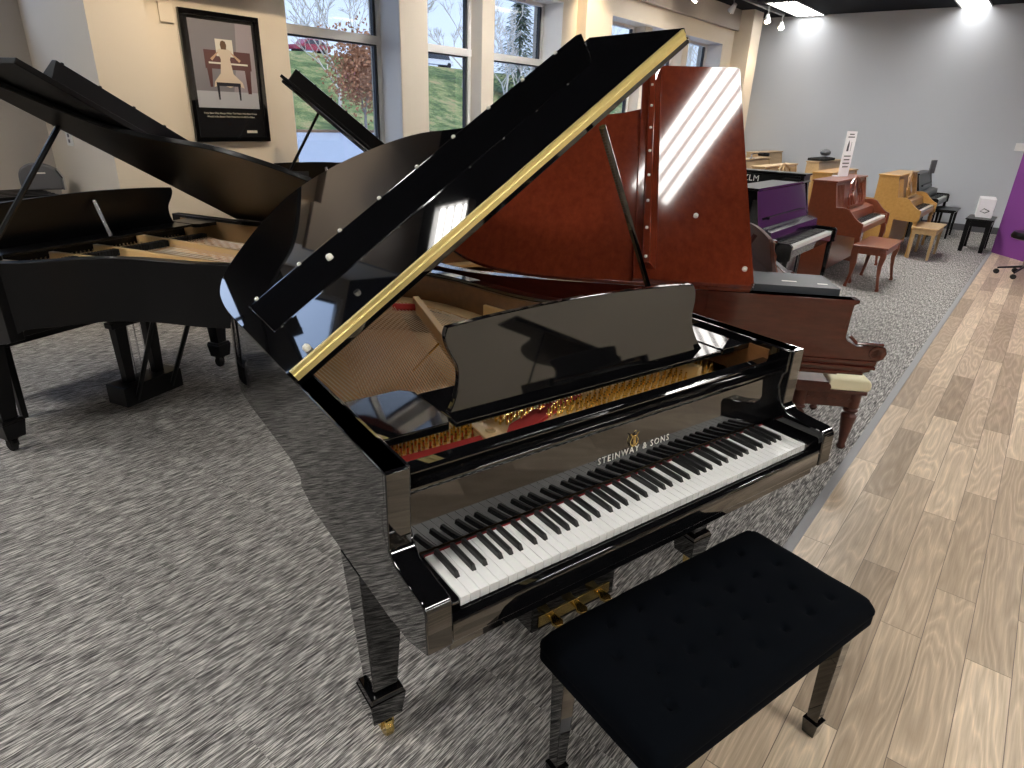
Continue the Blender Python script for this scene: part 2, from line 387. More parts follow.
        pts = [p for p in pts if not (.262 < p[0] < .34 or .34 <= p[0] < .70 and (.318+(p[0]-.36)*.30) < p[1] < (.355+(p[0]-.36)*.24))]
        pts.sort(key=lambda p: (p[1], -p[0]))
        rest = MB(); first = True
        for i, (x, y) in enumerate(pts):
            if i < 100:
                o = pin if first else pin.copy()
                if not first: C.objects.link(o); o.parent = t
                first = False; o.location = (x, y, 0)
            else: rest.lathe([(.0032,.857),(.0032,.884),(.0024,.887)], (x,y,0), 6).lathe([(.0046,.860),(.0046,.868)], (x,y,0), 6)
        tag(rest.build('tuning_pins', M['gold'], t), kind='stuff')
    else:
        pr = MB()
        for k in range(50): pr.box(.04+.0225*k,.048+.0225*k,.235,.25,.857,.875).box(.045+.0225*k,.053+.0225*k,.28,.292,.857,.875)
        tag(pr.build('tuning_pins', M['chrome'], t), kind='stuff')
    # damper heads (black) and frame blocks
    dm = MB()
    for k in range(64): dm.box(.05+.0165*k,.060+.0165*k,.46,.50,.872,.905)
    tag(dm.build('dampers', M['felt'], t), kind='stuff')
    # arms
    if armstyle == 'plain':
        prof = [(.70,.64),(.70,.978),(.128,.978),(.128,.905),(.138,.895),(.142,.855),(.134,.828),(.118,.798),(.094,.780),(.03,.772),(-.012,.770),(-.026,.764),(-.034,.752),(-.036,.70),(-.038,.655),(.05,.622),(.2,.615),(.6,.615)]
    else:
        prof = [(.70,.64),(.70,.978),(.10,.978),(.10,.965),(.118,.955),(.12,.90),(.132,.87),(.130,.835),(.110,.805),(.07,.785),(.03,.790),(-.02,.797),(-.045,.785),(-.055,.76),(-.045,.735),(-.02,.722),(-.025,.705),(-.005,.695),(-.005,.675),(.03,.668),(.03,.66),(.6,.66)]
    for xa, xb in ((-.0955,-.036),(1.259,1.3185)):
        MB().prism(prof, xa, xb, 'x').build('arm', m, t, .004 if detail else .003, True)
    if armstyle != 'plain':
        for xx in (-.098, 1.316):
            sc = MB()
            for r in (.030,.020,.010): sc.lathe([(r,-.004),(r,.004)], (xx,-.012,.762), 14, 'x')
            sc.build('scroll_carving', m, t, .001)
        sc = MB()
        sc.tube([(-.099,-.03,.80),(-.099,.03,.80),(-.099,.075,.80),(-.099,.11,.83)], .008, 6)
        sc.build('scroll_carving', m, t, .001)
        MB().box(-.104,-.094,-.02,.7,.715,.727).box(-.108,-.094,-.02,.70,.69,.703).box(-.102,-.094,.02,.7,.662,.675).build('base_moulding', m, t, .002)
    MB().box(-.036,1.259,-.02,.60,zb,.70).build('keybed', m, t, .003)
    MB().prism([(-.034,.655),(-.034,.700),(-.028,.708),(-.012,.709),(-.006,.700),(-.006,.655)], -.036, 1.259, 'x').build('key_slip', m, t, .002, True)
    for xa, xb, sx in ((-.036,-.0015,-1),(1.2235,1.259,1)):
        MB().prism([(-.006,.69),(-.006,.722),(.002,.7275),(.150,.7275),(.150,.69)], xa, xb, 'x').build('key_block', m, t, .003, True)
    # fallboard with the cushioned scroll at its ends
    fb = MB().prism([(.152,.739),(.160,.80),(.166,.885),(.160,.893),(.160,.900),(.168,.906),(.200,.906),(.210,.90),(.210,.74)], -.036, 1.259, 'x').build('fallboard', m, t, .0015, True)
    MB().prism([(.185,.905),(.181,.922),(.186,.930),(.216,.932),(.221,.925),(.221,.86),(.215,.85),(.19,.85)], -.042, 1.265, 'x').build('front_rail', m, t, .002, True)
    keyboard(t, detail)
    # music desk, ledge and side trays
    dm_ = deskm or m; x0, x1 = deskx; xc = (x0+x1)/2; w = (x1-x0)/2
    ledge = MB().box(x0-.01,x1+.035,.268,.46,.948,.962).build('desk_ledge', dm_, t, .003)
    yb, yt, zb_, zt_ = .318, .368, .962, .962+deskz
    side = [(w,0),(w*.965,.10),(w*.925,.30),(w*.915,.50),(w*.955,.72),(w*.965,.88),(w*.945,.98)]
    top = [(w*.6,1.03),(0,1.065),(-w*.6,1.03)]
    pts = spline([(a,b) for a, b in side], 4) + spline([(w*.945,.98)]+top+[(-w*.945,.98)], 6)[1:-1] + [(-a,b) for a, b in spline(side, 4)[::-1]]
    def P(a, b, o): 
        yy = yb+(yt-yb)*b + o; return (xc+a, yy, zb_+(zt_-zb_)*b)
    d = MB(); n = len(pts)
    d.add([P(a,b,0) for a, b in pts]+[P(a,b,.018) for a, b in pts], [tuple(range(n)), tuple(range(n,2*n))[::-1]]+[(i,(i+1)%n,n+(i+1)%n,n+i) for i in range(n)])
    desk = d.build('music_desk', dm_, t, .003)
    MB().tube([(xc, yt+.02, .962+deskz*.85),(xc,.46,.968)], .012, 4).build('desk_support', M['chrome'] if dm_ is M['satin'] else dm_, desk)
    for xa, xb in ((-.042, x0-.013), (x1+.038, 1.265)):
        wd = xb-xa
        poly = [(xa,.272),(xa,.50),(xa+wd*.85,.50),(xb,.47),(xb,.30),(xb-wd*.07,.272)] if xa < .5 else [(xb,.272),(xb,.50),(xb-wd*.85,.50),(xa,.47),(xa,.30),(xa+wd*.07,.272)][::-1]
        MB().prism(poly, .944, .965).build('side_shelf', dm_, t, .003)
    # lid
    a = math.radians(ang); U = Vector((math.cos(a),0,math.sin(a))); N = Vector((-math.sin(a),0,math.cos(a))); L0 = Vector((-.108, yf, .993))
    def X(u, y, o): return L0 + U*u + N*o + Vector((0, y, 0))
    def lidmap(mb): mb.v = [tuple(X(*p)) for p in mb.v]; return mb
    lo = spline([(0,0),(.0,.30),(0,.62),(.01,.78),(.035,.90),(.09,1.01),(.20,1.12),(.34,1.22),(.50,1.28),(.64,1.25),(.76,1.17),(.88,1.03),(.97,.86),(1.02,.62),(1.06,.47),(1.14,.34),(1.28,.24),(ulen-.05,.12),(ulen,0)], 5)
    lo = [(u, y if yf+y < .7 else .7+(yf+y-.7)*ks-yf) for u, y in lo]
    lid = lidmap(MB().prism(lo, -.018, .004)).build('lid', lidm, t, .003, True)
    fp = lidmap(MB().box(0,ulen,.004,flap,.006,.030)).build('front_flap', lidm, lid, .003)
    u0, u1 = lip_u
    pr = [(lip_y,.030),(lip_y+lip_run,.030+lip_h),(lip_y+lip_run+.026,.028+lip_h),(lip_y+lip_run+.030,.030)]
    lm = MB().prism(pr, u0, u1, 'x'); lm.v = [(u + (mitre*(o-.03)/lip_h if u > .5 else 0), y, o) for u, y, o in lm.v]
    lidmap(lm).build('lip', lidm, fp, .0015, True)
    nb = 9
    for k in range(nb):
        uu = u0+.03+(u1-u0-.06)*k/(nb-1)
        lidmap(MB().lathe([(.007,.026+lip_h),(.0065,.034+lip_h),(.004,.036+lip_h)], (uu,lip_y+lip_run+.014,0), 10)).build('lid_bumper', M[bump_m], fp, smooth=True)
    for uu, yy in ((.08,.03),(.30,.235)):
        lidmap(MB().lathe([(.010,.030),(.010,.040),(.007,.044)], (uu,yy,0 if yy < .1 else .06), 12)).build('lid_bumper', M[bump_m], fp, smooth=True)
    # long brass hinge along the fold
    hb = MB().box(.01,ulen-.012,-.004,.004,.0,.014).box(.01,ulen-.012,-.004,.006,.0165,.031).tube([(.01,-.003,.0155),(ulen-.012,-.003,.0155)], .0042, 8)
    lidmap(hb).build('lid_hinge', M[hinge], lid)
    # prop
    if prop:
        pu, py, bx, by, bz = prop
        MB().tube([X(pu, py, -.018), (bx, by, bz)], .0115, 6).build('lid_prop', m, t)
        MB().box(bx-.02,bx+.02,by-.03,by+.03,bz-.012,bz+.012).build('prop_socket', M['gold'], t, .002)
    for lx, ly in ((-.035,.36),(1.257,.36),(.40,.7+.90*ks)): leg(t, lx, ly, m, .63 if ly < 1 else .70, legstyle, foot)
    return t

main = grand('glossy black grand piano in the foreground with its keyboard uncovered and lid raised', (0,0,0), 0, M['ebony'], M['innerrim'], 34.06, prop=(1.10,-.03,1.285,.715,.962))
lyre(main, M['ebony'], .672, .375, .62)
text_mesh('STEINWAY & SONS', 'fallboard_lettering', .026, M['letter'], main, Matrix.Translation((.640,.1572,.7945)) @ Matrix.Rotation(math.radians(86), 4, 'X'), .0004, 1.25)
# lyre emblem above the lettering
em = MB()
def E3(x, z): return (.633+x, .1605 + (z-.83)*.07 - .0035, z)
for sx in (-1, 1): em.tube([E3(sx*.004,.818), E3(sx*.013,.822), E3(sx*.015,.832), E3(sx*.008,.842), E3(sx*.011,.850), E3(sx*.016,.852)], .0016, 6)
for sx in (-.004,0,.004): em.tube([E3(sx,.818), E3(sx,.846)], .0008, 5)
em.tube([E3(-.008,.845), E3(.008,.845)], .0013, 6).tube([E3(-.010,.816), E3(.010,.816)], .0018, 6)
em.build('lyre_emblem', M['gold'], main)

# ---------------------------------------------------------------- bench in front
def bench_main():
    t = thing('piano_bench', 'black velvet tufted piano bench in front of the glossy black grand', 'bench', (.634,-.178,0), math.radians(-.5))
    X_, Y_ = .408, .197; nx, ny = 110, 54
    tuft = [(-.30+.10*i+(.05 if j % 2 else 0), -.12+.08*j) for j in range(4) for i in range(7) if -.30+.10*i+(.05 if j % 2 else 0) < .33]
    v = []; f = []
    def zf(x, y):
        ex = max(0, 1-((abs(x)/X_)**8)); ey = max(0, 1-((abs(y)/Y_)**8)); z = .470+.034*(ex*ey)**.45
        for a, b in tuft:
            r2 = ((x-a)**2+(y-b)**2); z -= .012*math.exp(-r2/(.009**2)) + .005*math.exp(-r2/(.025**2)) - .0016*math.exp(-r2/(.02**2))*math.cos(4*math.atan2(y-b, x-a))
        return z
    for i in range(nx+1):
        for j in range(ny+1):
            x = X_*(-1+2*i/nx); y = Y_*(-1+2*j/ny)
            # round the corners a little
            cx, cy = max(0, abs(x)-(X_-.03)), max(0, abs(y)-(Y_-.03)); k = math.hypot(cx, cy)
            xx, yy = x, y
            if cx > 0 and cy > 0:
                s = max(cx, cy)/k; xx = math.copysign(X_-.03+cx*s, x); yy = math.copysign(Y_-.03+cy*s, y)
            v.append((xx, yy, zf(x, y)+.0015*math.sin(x*37+y*11)*math.sin(y*29)))
    for i in range(nx):
        for j in range(ny): f.append((i*(ny+1)+j, (i+1)*(ny+1)+j, (i+1)*(ny+1)+j+1, i*(ny+1)+j+1))
    nb = len(v); ring = [i*(ny+1) for i in range(nx+1)] + [nx*(ny+1)+j for j in range(1, ny+1)] + [i*(ny+1)+ny for i in range(nx-1, -1, -1)] + [j for j in range(ny-1, 0, -1)]
    prev = ring
    for (ins, z) in ((-.004,.462),(-.004,.456),(.001,.450),(-.003,.444),(-.003,.425),(.004,.418)):
        cur = []
        for r in ring:
            p = v[r]; cur.append(len(v)); v.append((p[0]*(1-ins/X_), p[1]*(1-ins/Y_), z))
        for q in range(len(ring)): f.append((prev[q], prev[(q+1) % len(ring)], cur[(q+1) % len(ring)], cur[q]))
        prev = cur
    f.append(tuple(prev))
    s = MB().add(v, f).build('seat_cushion', M['velvet'], t, smooth=True)
    for a, b in tuft: MB().sphere((a, b, zf(a, b)+.0005), .0035, 1,1,.5, 8).build('tuft_button', M['velvet'], s, smooth=True)
    MB().box(-.36,.36,-.165,.165,.385,.42).build('apron', M['ebony'], t, .004)
    MB().box(-.372,.372,-.178,.178,.400,.416).build('top_rail', M['ebony'], t, .003)
    for sx in (-1, 1):
        for sy in (-1, 1):
            MB().taper(sx*.352, sy*.150, .055, .40, .016,.016,.024,.024).taper(sx*.352, sy*.150, 0, .055, .017,.017,.023,.023).build('leg', M['ebony'], t, .002)
        MB().lathe([(.012,0),(.016,.01),(.012,.022)], (sx*.385,-.05,.395), 10, 'x').build('height_knob', M['satin'], t)
bench_main()

# ---------------------------------------------------------------- mahogany grand
C0 = Vector((2.060,.352)); ry = math.atan2(.72802,.68555)
ex, ey = Vector((math.cos(ry), math.sin(ry))), Vector((-math.sin(ry), math.cos(ry)))
org = C0 - ex*(-.095) - ey*.12
mah = grand('red mahogany grand piano with carved arm, behind the glossy black grand', (org.x, org.y, 0), ry, M['mahogdark'], M['innerrim'], 38.1, yf=.533, ulen=1.395, flap=.48, lip_y=.385, lip_h=.045, lip_run=.035, mitre=0,
            lip_u=(.05,1.36), detail=False, legstyle='turned', lidm=M['mahog'], deskm=M['carved'], armstyle='scroll', hinge='mahog', prop=(.95,.05,1.285,.66,.97), deskz=.17, deskx=(.34,.88), ks=1.25, zb=.66)
lyre(mah, M['mahogdark'], .61, .45, .62)
fr_ = MB()
for k in range(7):
    x = .37+.07*k; fr_.tube([(x,.316,.97),(x+.05,.338,1.05),(x,.356,1.115)], .007, 5); fr_.tube([(x+.05,.316,.97),(x,.338,1.05),(x+.05,.356,1.115)], .007, 5)
fr_.tube([(.36,.314,.968),(.86,.314,.968)], .008, 5)
fr_.build('desk_fretwork', M['brown'], mah)
def on(o, p): return Vector((org.x, org.y, 0)) + Vector((ex.x*p[0]+ey.x*p[1], ex.y*p[0]+ey.y*p[1], p[2]))
def at_piano(p): return on(None, p)
# book lying on its near front corner
bk = thing('book', 'slate gray hardcover book lying on the mahogany grand piano', 'book', at_piano((.075,.34,.979)), ry+math.radians(90))
MB().box(-.17,.17,-.125,.125,.0,.004).box(-.17,.17,-.125,.125,.026,.030).box(-.17,.17,.121,.126,0,.03).build('cover', M['bookgray'], bk, .001)
MB().box(-.166,.166,-.121,.121,.0045,.0255).build('pages', M['paper'], bk)
MB().box(-.02,.04,.03,.045,.0301,.0306).box(-.14,-.10,.05,.06,.0301,.0306).build('cover_print', M['letter'], bk)
# mahogany piano's bench
def simple_bench(label, loc, rz, m, w, d, h, legf, cushion=None, apron=.07, name='piano_bench'):
    t = thing(name, label, 'bench', loc, rz)
    top = MB().box(-w/2,w/2,-d/2,d/2,h-.02,h).build('bench_top', m, t, .005)
    MB().box(-w/2+.02,w/2-.02,-d/2+.02,d/2-.02,h-.02-apron,h-.02).build('apron', m, t, .003)
    if cushion:
        MB().prism([(-d/2+.0,h),(-d/2-.012,h+.015),(-d/2-.012,h+.045),(-d/2+.005,h+.066),(d*.03,h+.066),(d*.06,h+.045),(d*.06,h+.015),(d*.05,h)], -w/2, w/2, 'x').build('cushion', cushion, t, .012, True, 4)
    for sx in (-1, 1):
        for sy in (-1, 1): legf(sx*(w/2-.045), sy*(d/2-.045), h-.02, sx, sy).build('leg', m, t, .0015, True)
    return t
def turned(x, y, h, sx, sy): return MB().lathe([(.016,0),(.024,.015),(.017,.03),(.029,.12),(.040,.20),(.025,.215),(.040,.232),(.025,.245),(.036,.25),(.036,h)], (x,y,0), 12)
def straight(x, y, h, sx, sy): return MB().taper(x, y, 0, h, .014,.014,.020,.020)
def cabriole(x, y, h, sx, sy):
    mb = MB(); n = 8; pr = [(0,.018,.030),(.02,.016,.036),(.05,.013,.028),(h*.35,.015,.010),(h*.6,.021,.0),(h*.82,.027,.012),(h*.93,.026,.006),(h,.024,0)]
    pts = [(x+sx*o*.8, y+sy*o, z, r) for z, r, o in pr]
    for a, b in zip(pts, pts[1:]): mb.taper(a[0], a[1], a[2], b[2], a[3], a[3], b[3], b[3], b[0]-a[0], b[1]-a[1])
    return mb
bc = at_piano((.80,-.11,0))
bt = simple_bench('dark mahogany bench with cream cushion under the mahogany grand keyboard', (bc.x, bc.y, 0), ry, M['carved'], .60, .36, .352, turned, M['cream'], .08)
cv = MB()
cv.box(-.30,.30,.02,.18,.34,.395)
for k in range(6): cv.lathe([(.022,-.006),(.014,.006)], (-.302,.03+.027*k,.368+.008*math.sin(k*2)), 8, 'x')
for k in range(9): cv.lathe([(.012,-.004),(.008,.006)], (-.284,-.14+.034*k,.29+.004*math.sin(k*2)), 8, 'x')
tag(cv.build('apron_carving', M['carved'], bt), kind=None)

# ---------------------------------------------------------------- left and window grands
rl = math.atan2(-.515,-.857)
left = grand('satin black grand piano at the left, seen from behind its bent side', (.008,3.741,0), rl, M['satin'], M['plate2'], 28.5, yf=.60, ulen=1.52, detail=False, foot='felt', prop=(1.10,.04,1.28,.60,.97), deskz=.21, lip_y=.30,
             lip_h=.09, lip_run=.05, mitre=0, bump_m='satin', hinge='satin', deskx=(.12,1.10), ks=.9)
lyre(left, M['satin'], .61, .42, .62, brace=True)
lb = Vector((.008,3.741)) + Vector((math.cos(rl), math.sin(rl)))*.60 + Vector((-math.sin(rl), math.cos(rl)))*(-.12)
simple_bench('plain black wooden bench behind the satin black grand at the left', (lb.x, lb.y, 0), rl, M['satin'], .92, .38, .50, straight)
rw = math.radians(160); hx, hy = Vector((math.cos(rw), math.sin(rw))), Vector((-math.sin(rw), math.cos(rw)))
wo = Vector((2.172,4.451)) + hx*.108 - hy*.60
third = grand('black grand piano by the first window, its raised lid before the glass', (wo.x, wo.y, 0), rw, M['satin'], M['plate2'], 39.0, yf=.60, ulen=1.30, detail=False, foot='felt', prop=(.95,.05,1.0,1.0,.97), lip_h=.10, lip_run=.03, mitre=0, lip_u=(.05,1.25), bump_m='satin', hinge='satin')
lyre(third, M['satin'], .61, .42, .62)
cd = W(2.22,3.60,.0)
card = thing('display_card', 'dark display card with gold print standing by the first window', 'card', W(1.93,3.52,1.02) , TH-.30)
MB().box(-.14,.14,0,.006,0,.17).build('card_board', M['ink'], card)
MB().box(-.12,.02,-.001,0,.105,.115).box(-.12,-.02,-.001,0,.135,.143).box(-.0,.10,-.001,0,.135,.141).build('card_print', M['gold'], card)
MB().tube([(-.03,-.002,.02),(-.01,-.002,.05),(.04,-.002,.06),(.10,-.002,.09)], .005, 5).build('card_drawing', M['paper'], card)

def copy_tree(o, parent=None):
    c = o.copy(); C.objects.link(c); c.parent = parent
    for ch in list(o.children): copy_tree(ch, c)
    return c
for (s_, t_, yw, lb_) in ((3.6,-4.6,182,'black grand piano behind the viewer, mirrored in the middle of the music desk'),(6.3,-4.4,186,'black grand piano behind the viewer, mirrored at the right of the music desk')):
    c = copy_tree(left); c.location = W(s_, t_); c.rotation_euler = (0,0,math.radians(yw)); c['label'] = lb_
# ---------------------------------------------------------------- upright pianos at the far end
def upright(label, s, t, m, wd=1.42, dp=.60, H=1.07, zk=.63, legs='cabriole', carved=True, kind='console', rz=TH, group=None, front=None):
    p = W(s, t); T = thing('upright_piano', label, 'piano', (p.x, p.y, 0), rz, group)
    yb0 = .30
    for xa, xb in ((0,.035),(wd-.035,wd)):
        MB().prism([(yb0,0),(dp,0),(dp,H-.02),(yb0+.06,H-.02),(yb0+.01,zk+.17),(yb0,zk+.14),(yb0,zk-.10)], xa, xb, 'x').build('side_panel', m, T, .003)
        MB().prism([(.0,zk-.11),(.0,zk+.02),(.05,zk+.04),(.10,zk+.08),(.17,zk+.155),(.23,zk+.17),(yb0+.01,zk+.165),(yb0+.01,zk-.12),(.05,zk-.13)] if carved else [(0,zk-.10),(0,zk+.01),(.02,zk+.03),(yb0+.01,zk+.035),(yb0+.01,zk-.12),(.05,zk-.12)], xa, xb, 'x').build('arm', m, T, .003)
    MB().box(-.015,wd+.015,yb0+.045,dp+.01,H-.02,H).build('lid', m, T, .004)
    MB().box(.035,wd-.035,.02,yb0,zk-.09,zk-.03).build('keybed', m, T, .003)
    MB().box(.035,wd-.035,yb0+.01,dp-.02,.08,zk-.05).build('lower_panel', front or m, T)
    MB().box(.035,wd-.035,dp-.03,dp,.05,H-.03).build('back', m, T)
    MB().prism([(yb0-.11,zk+.02),(yb0-.10,zk+.10),(yb0-.02,zk+.12),(yb0,zk+.12),(yb0,zk+.0),(yb0-.11,zk)], .035, wd-.035, 'x').build('fallboard', front or m, T, .002)
    MB().add([(.035,yb0+.0,zk+.12),(wd-.035,yb0+.0,zk+.12),(wd-.035,yb0+.07,H-.03),(.035,yb0+.07,H-.03),(.035,yb0+.03,zk+.12),(wd-.035,yb0+.03,zk+.12),(wd-.035,yb0+.10,H-.03),(.035,yb0+.10,H-.03)],
             [(0,1,2,3),(4,7,6,5),(0,4,5,1),(3,2,6,7),(0,3,7,4),(1,5,6,2)]).build('upper_panel', front or m, T)
    kb = MB().box(.09,wd-.09,.03,.17,zk-.03,zk).build('keyboard', M['ivory'], T)
    b = MB(); kw = (wd-.18)/52; wi = 0
    for midi in range(21, 109):
        if midi % 12 in (1,3,6,8,10): b.box(.09+wi*kw-.006,.09+wi*kw+.006,.075,.17,zk,zk+.012)
        else: wi += 1
    b.build('black_keys', M['blackkey'], kb)
    MB().box(.035,.088,.02,.17,zk-.03,zk+.012).box(wd-.088,wd-.035,.02,.17,zk-.03,zk+.012).build('key_blocks', m, T, .002)
    if carved:
        d = MB(); z0 = zk+.145; z1 = H+.02
        yy = lambda z: yb0-.03+(z-z0)*.17
        cx = wd/2
        for sx in (-1, 1):
            d.tube([(cx+sx*.30,yy(z0),z0),(cx+sx*.33,yy(z0+.1),z0+.1),(cx+sx*.24,yy(z1-.07),z1-.07),(cx+sx*.10,yy(z1-.02),z1-.02),(cx,yy(z1),z1)], .013, 6)
            d.tube([(cx+sx*.05,yy(z0),z0),(cx+sx*.14,yy(z0+.1),z0+.1),(cx+sx*.06,yy(z1-.10),z1-.10),(cx,yy(z1),z1)], .011, 6)
            d.tube([(cx+sx*.18,yy(z0),z0),(cx+sx*.22,yy(z0+.12),z0+.12),(cx+sx*.16,yy(z0+.17),z0+.17)], .010, 6)
        d.box(cx-.34,cx+.34,yb0-.05,yb0-.02,z0-.02,z0+.012)
        d.build('music_desk', m, T, smooth=False)
        for xa, xb in ((.06,cx-.36),(cx+.36,wd-.06)): 
            g_ = MB()
            n_ = 5
            for k in range(n_):
                x = xa+(xb-xa)*(k+.5)/n_; g_.tube([(x,yb0+.01,zk+.15),(x+.01,yb0+.055,H-.05)], .007, 5)
            g_.build('grille', m, T)
    else:
        MB().box(.20,wd-.20,yb0-.015,yb0+.01,zk+.18,zk+.20).build('music_shelf', front or m, T)
    for x in (.035, wd-.035):
        if legs == 'cabriole': mb = cabriole(x, .035, zk-.10, 0, -1)
        elif legs == 'turned': mb = MB().lathe([(.014,0),(.020,.03),(.015,.08),(.020,.30),(.030,.42),(.020,.44),(.032,.46),(.022,.49),(.030,zk-.10)], (x,.04,0), 12)
        elif legs == 'none': continue
        else: mb = straight(x, .04, zk-.09, 0, 0)
        mb.build('leg', m, T, .001, True)
    return T
upright('glossy black upright piano with painted purple reflection, nearest of the upright row', 4.72, .80, M['ebony'], 1.40, .58, 1.13, .69, 'straight', False, front=M['purplereflection'])
brown = upright('brown cherry console piano with carved music desk and curved legs', 7.13, .78, M['brown'])
upright('golden oak console piano with turned legs and carved music desk', 9.43, .56, M['oak'], legs='turned', H=1.05, zk=.60)
upright('honey oak upright piano standing behind the golden oak console piano', 9.0, 1.30, M['oak'], carved=False, H=1.04, zk=.62, legs='straight')
small = upright('small black upright piano nearest the far gray wall', 11.45, .62, M['satin'], 1.3, .50, .98, .60, 'straight', False)
bp = upright('tall black upright piano with white letters on its back, behind the nearest glossy black upright', 6.84, 1.25, M['satin'], 1.10, .56, 1.17, .66, 'straight', False, rz=TH+PI/2)
text_mesh('ZLM', 'side_lettering', .085, M['letter'], bp, Matrix.Translation((.53,.562,1.065)) @ Matrix.Rotation(PI, 4, 'Z') @ Matrix.Rotation(PI/2, 4, 'X'), .001, 1.1)
upright('pale wood spinet piano with bow-shaped music desk, behind the brown cherry piano', 8.35, 2.0, M['oaklight'], 1.42, .52, 1.09, .62, 'turned', True)
upright('pale wood spinet piano in the back row carrying a chrome and black lamp', 9.7, 2.85, M['oaklight'], 1.4, .55, 1.09, .62, 'straight', False)
upright('pale wood spinet piano in the corner by the far column', 11.55, 3.25, M['oaklight'], 1.4, .55, 1.14, .66, 'straight', False)
upright('pale wood spinet piano with a black fringed cloth on its lid', 10.75, 1.95, M['oaklight'], 1.4, .55, 1.09, .62, 'straight', False)
def benchst(label, s, t, m, w, d, h, lf, cushion=None, rz=TH, apron=.07):
    p = W(s, t); return simple_bench(label, (p.x, p.y, 0), rz, m, w, d, h, lf, cushion, apron)
benchst('brown cherry bench with curved legs in front of the brown cherry piano', 7.33, .62, M['brown'], .80, .34, .46, cabriole)
benchst('pale oak bench in front of the golden oak console piano', 9.75, .46, M['oaklight'], .75, .32, .42, straight)
benchst('small black bench near the far gray wall beside the small black piano', 12.1, .55, M['satin'], .62, .34, .45, straight, apron=.03)
bb = benchst('black bench by the purple partition, carrying a white box', 11.0, -.02, M['satin'], .62, .34, .47, lambda x,y,h,a,b: MB().taper(x,y,0,h,.026,.026,.030,.030), apron=.09)
bx = thing('white_box', 'white box with dark swirl print standing on the black bench by the purple partition', 'box', W(11.12,-.02,.47), TH+.1)
MB().box(-.20,.24,-.10,.10,0,.27).build('box_body', M['paper'], bx, .01)
cv = MB(); cv.tube([(-.201,-.05,.10),(-.203,.02,.13),(-.201,.06,.09),(-.203,0,.07),(-.201,-.05,.10)], .006, 5).tube([(-.1,-.101,.10),(0,-.103,.13),(.08,-.101,.09),(0,-.103,.07),(-.1,-.101,.10)], .008, 5); cv.build('swirl_print', M['bookgray'], bx)
sg = thing('price_sign', 'tall white price sign standing on the brown cherry piano', 'sign', W(7.95,1.28,1.075), TH-.28)
MB().box(-.11,.11,0,.006,0,.50).box(-.10,.10,0,.08,-.003,.003).build('sign_board', M['paper'], sg)
sp = MB()
for i, (z, w) in enumerate(((.46,.05),(.43,.07),(.22,.07),(.18,.06),(.14,.07),(.10,.06))): sp.box(-w,w,-.002,0,z,z+.012)
sp.prism([(-.05,.28),(-.01,.28),(-.01,.36),(-.03,.40),(-.05,.33)], -.002, 0, 'y'); sp.box(.03,.034,-.002,0,.28,.38)
sp.build('sign_print', M['bookgray'], sg)
sh = thing('black_shawl', 'black fringed cloth lying on a pale spinet top', 'cloth', W(11.15,2.38,1.094), TH)
mb = MB(); nx = 16
for i in range(nx): mb.tube([(-.30+.04*i,-.12,.022),(-.29+.04*i,.0,.03+.010*math.sin(i*1.7)),(-.30+.04*i,.14,.022)], .022, 6)
mb.build('cloth', M['felt'], sh, smooth=True)
ob = thing('gray_bowl', 'gray rounded ornament resting on the black fringed cloth', 'ornament', W(11.2,2.36,1.162), TH)
MB().sphere((0,0,.053), .085, 1.2, 1, .62).sphere((.03,0,.075), .03).build('ornament_body', M['grayplastic'], ob, smooth=True)
lampo = thing('desk_lamp', 'chrome and black piano lamp standing on a pale spinet piano in the back row', 'lamp', W(10.15,3.2,1.09), TH)
MB().lathe([(.06,0),(.06,.012),(.02,.02)], (0,0,0), 14).tube([(0,0,.01),(0,0,.07)], .012, 8).build('base', M['chrome'], lampo)
MB().tube([(0,0,.07),(.12,-.02,.085),(.45,-.04,.07)], .008, 6).build('arm', M['satin'], lampo)
MB().lathe([(.02,-.09),(.028,-.08),(.028,.08),(.02,.09)], (.45,-.04,.06), 10, 'y').build('lamp_shade', M['satin'], lampo)
speak = thing('small_gray_panel', 'small gray music-stand panel on the small black upright piano', 'panel', W(11.75,.85,.982), TH-.3)
MB().box(-.08,.08,0,.02,0,.20).build('panel_face', M['grayplastic'], speak, .003)
# rolling stool at the right edge
def stool(label, s, t, seat=True):
    p = W(s, t); T = thing('rolling_stool', label, 'stool', (p.x, p.y, 0), .6)
    st = MB().lathe([(.012,.10),(.03,.12),(.03,.22),(.02,.25),(.02,.445)], (0,0,0), 12).build('column', M['chrome'], T, smooth=True)
    MB().lathe([(.02,.44),(.20,.445),(.235,.46),(.24,.49),(.22,.53),(.02,.54)], (0,0,0), 24).build('seat', M['satin'], T, smooth=True)
    for k in range(5):
        a = 2*PI*k/5; L_ = .26
        l = MB().tube([(0,0,.13),(L_*math.cos(a),L_*math.sin(a),.075)], .016, 6, .011).build('leg', M['satin'], T)
        MB().lathe([(.028,-.02),(.03,-.015),(.03,.015),(.028,.02)], (L_*math.cos(a),L_*math.sin(a),.03), 12, 'x').build('caster', M['tyre'], l)
    return T
stool('black rolling stool before the purple partition at the right edge', 9.2, -.70)

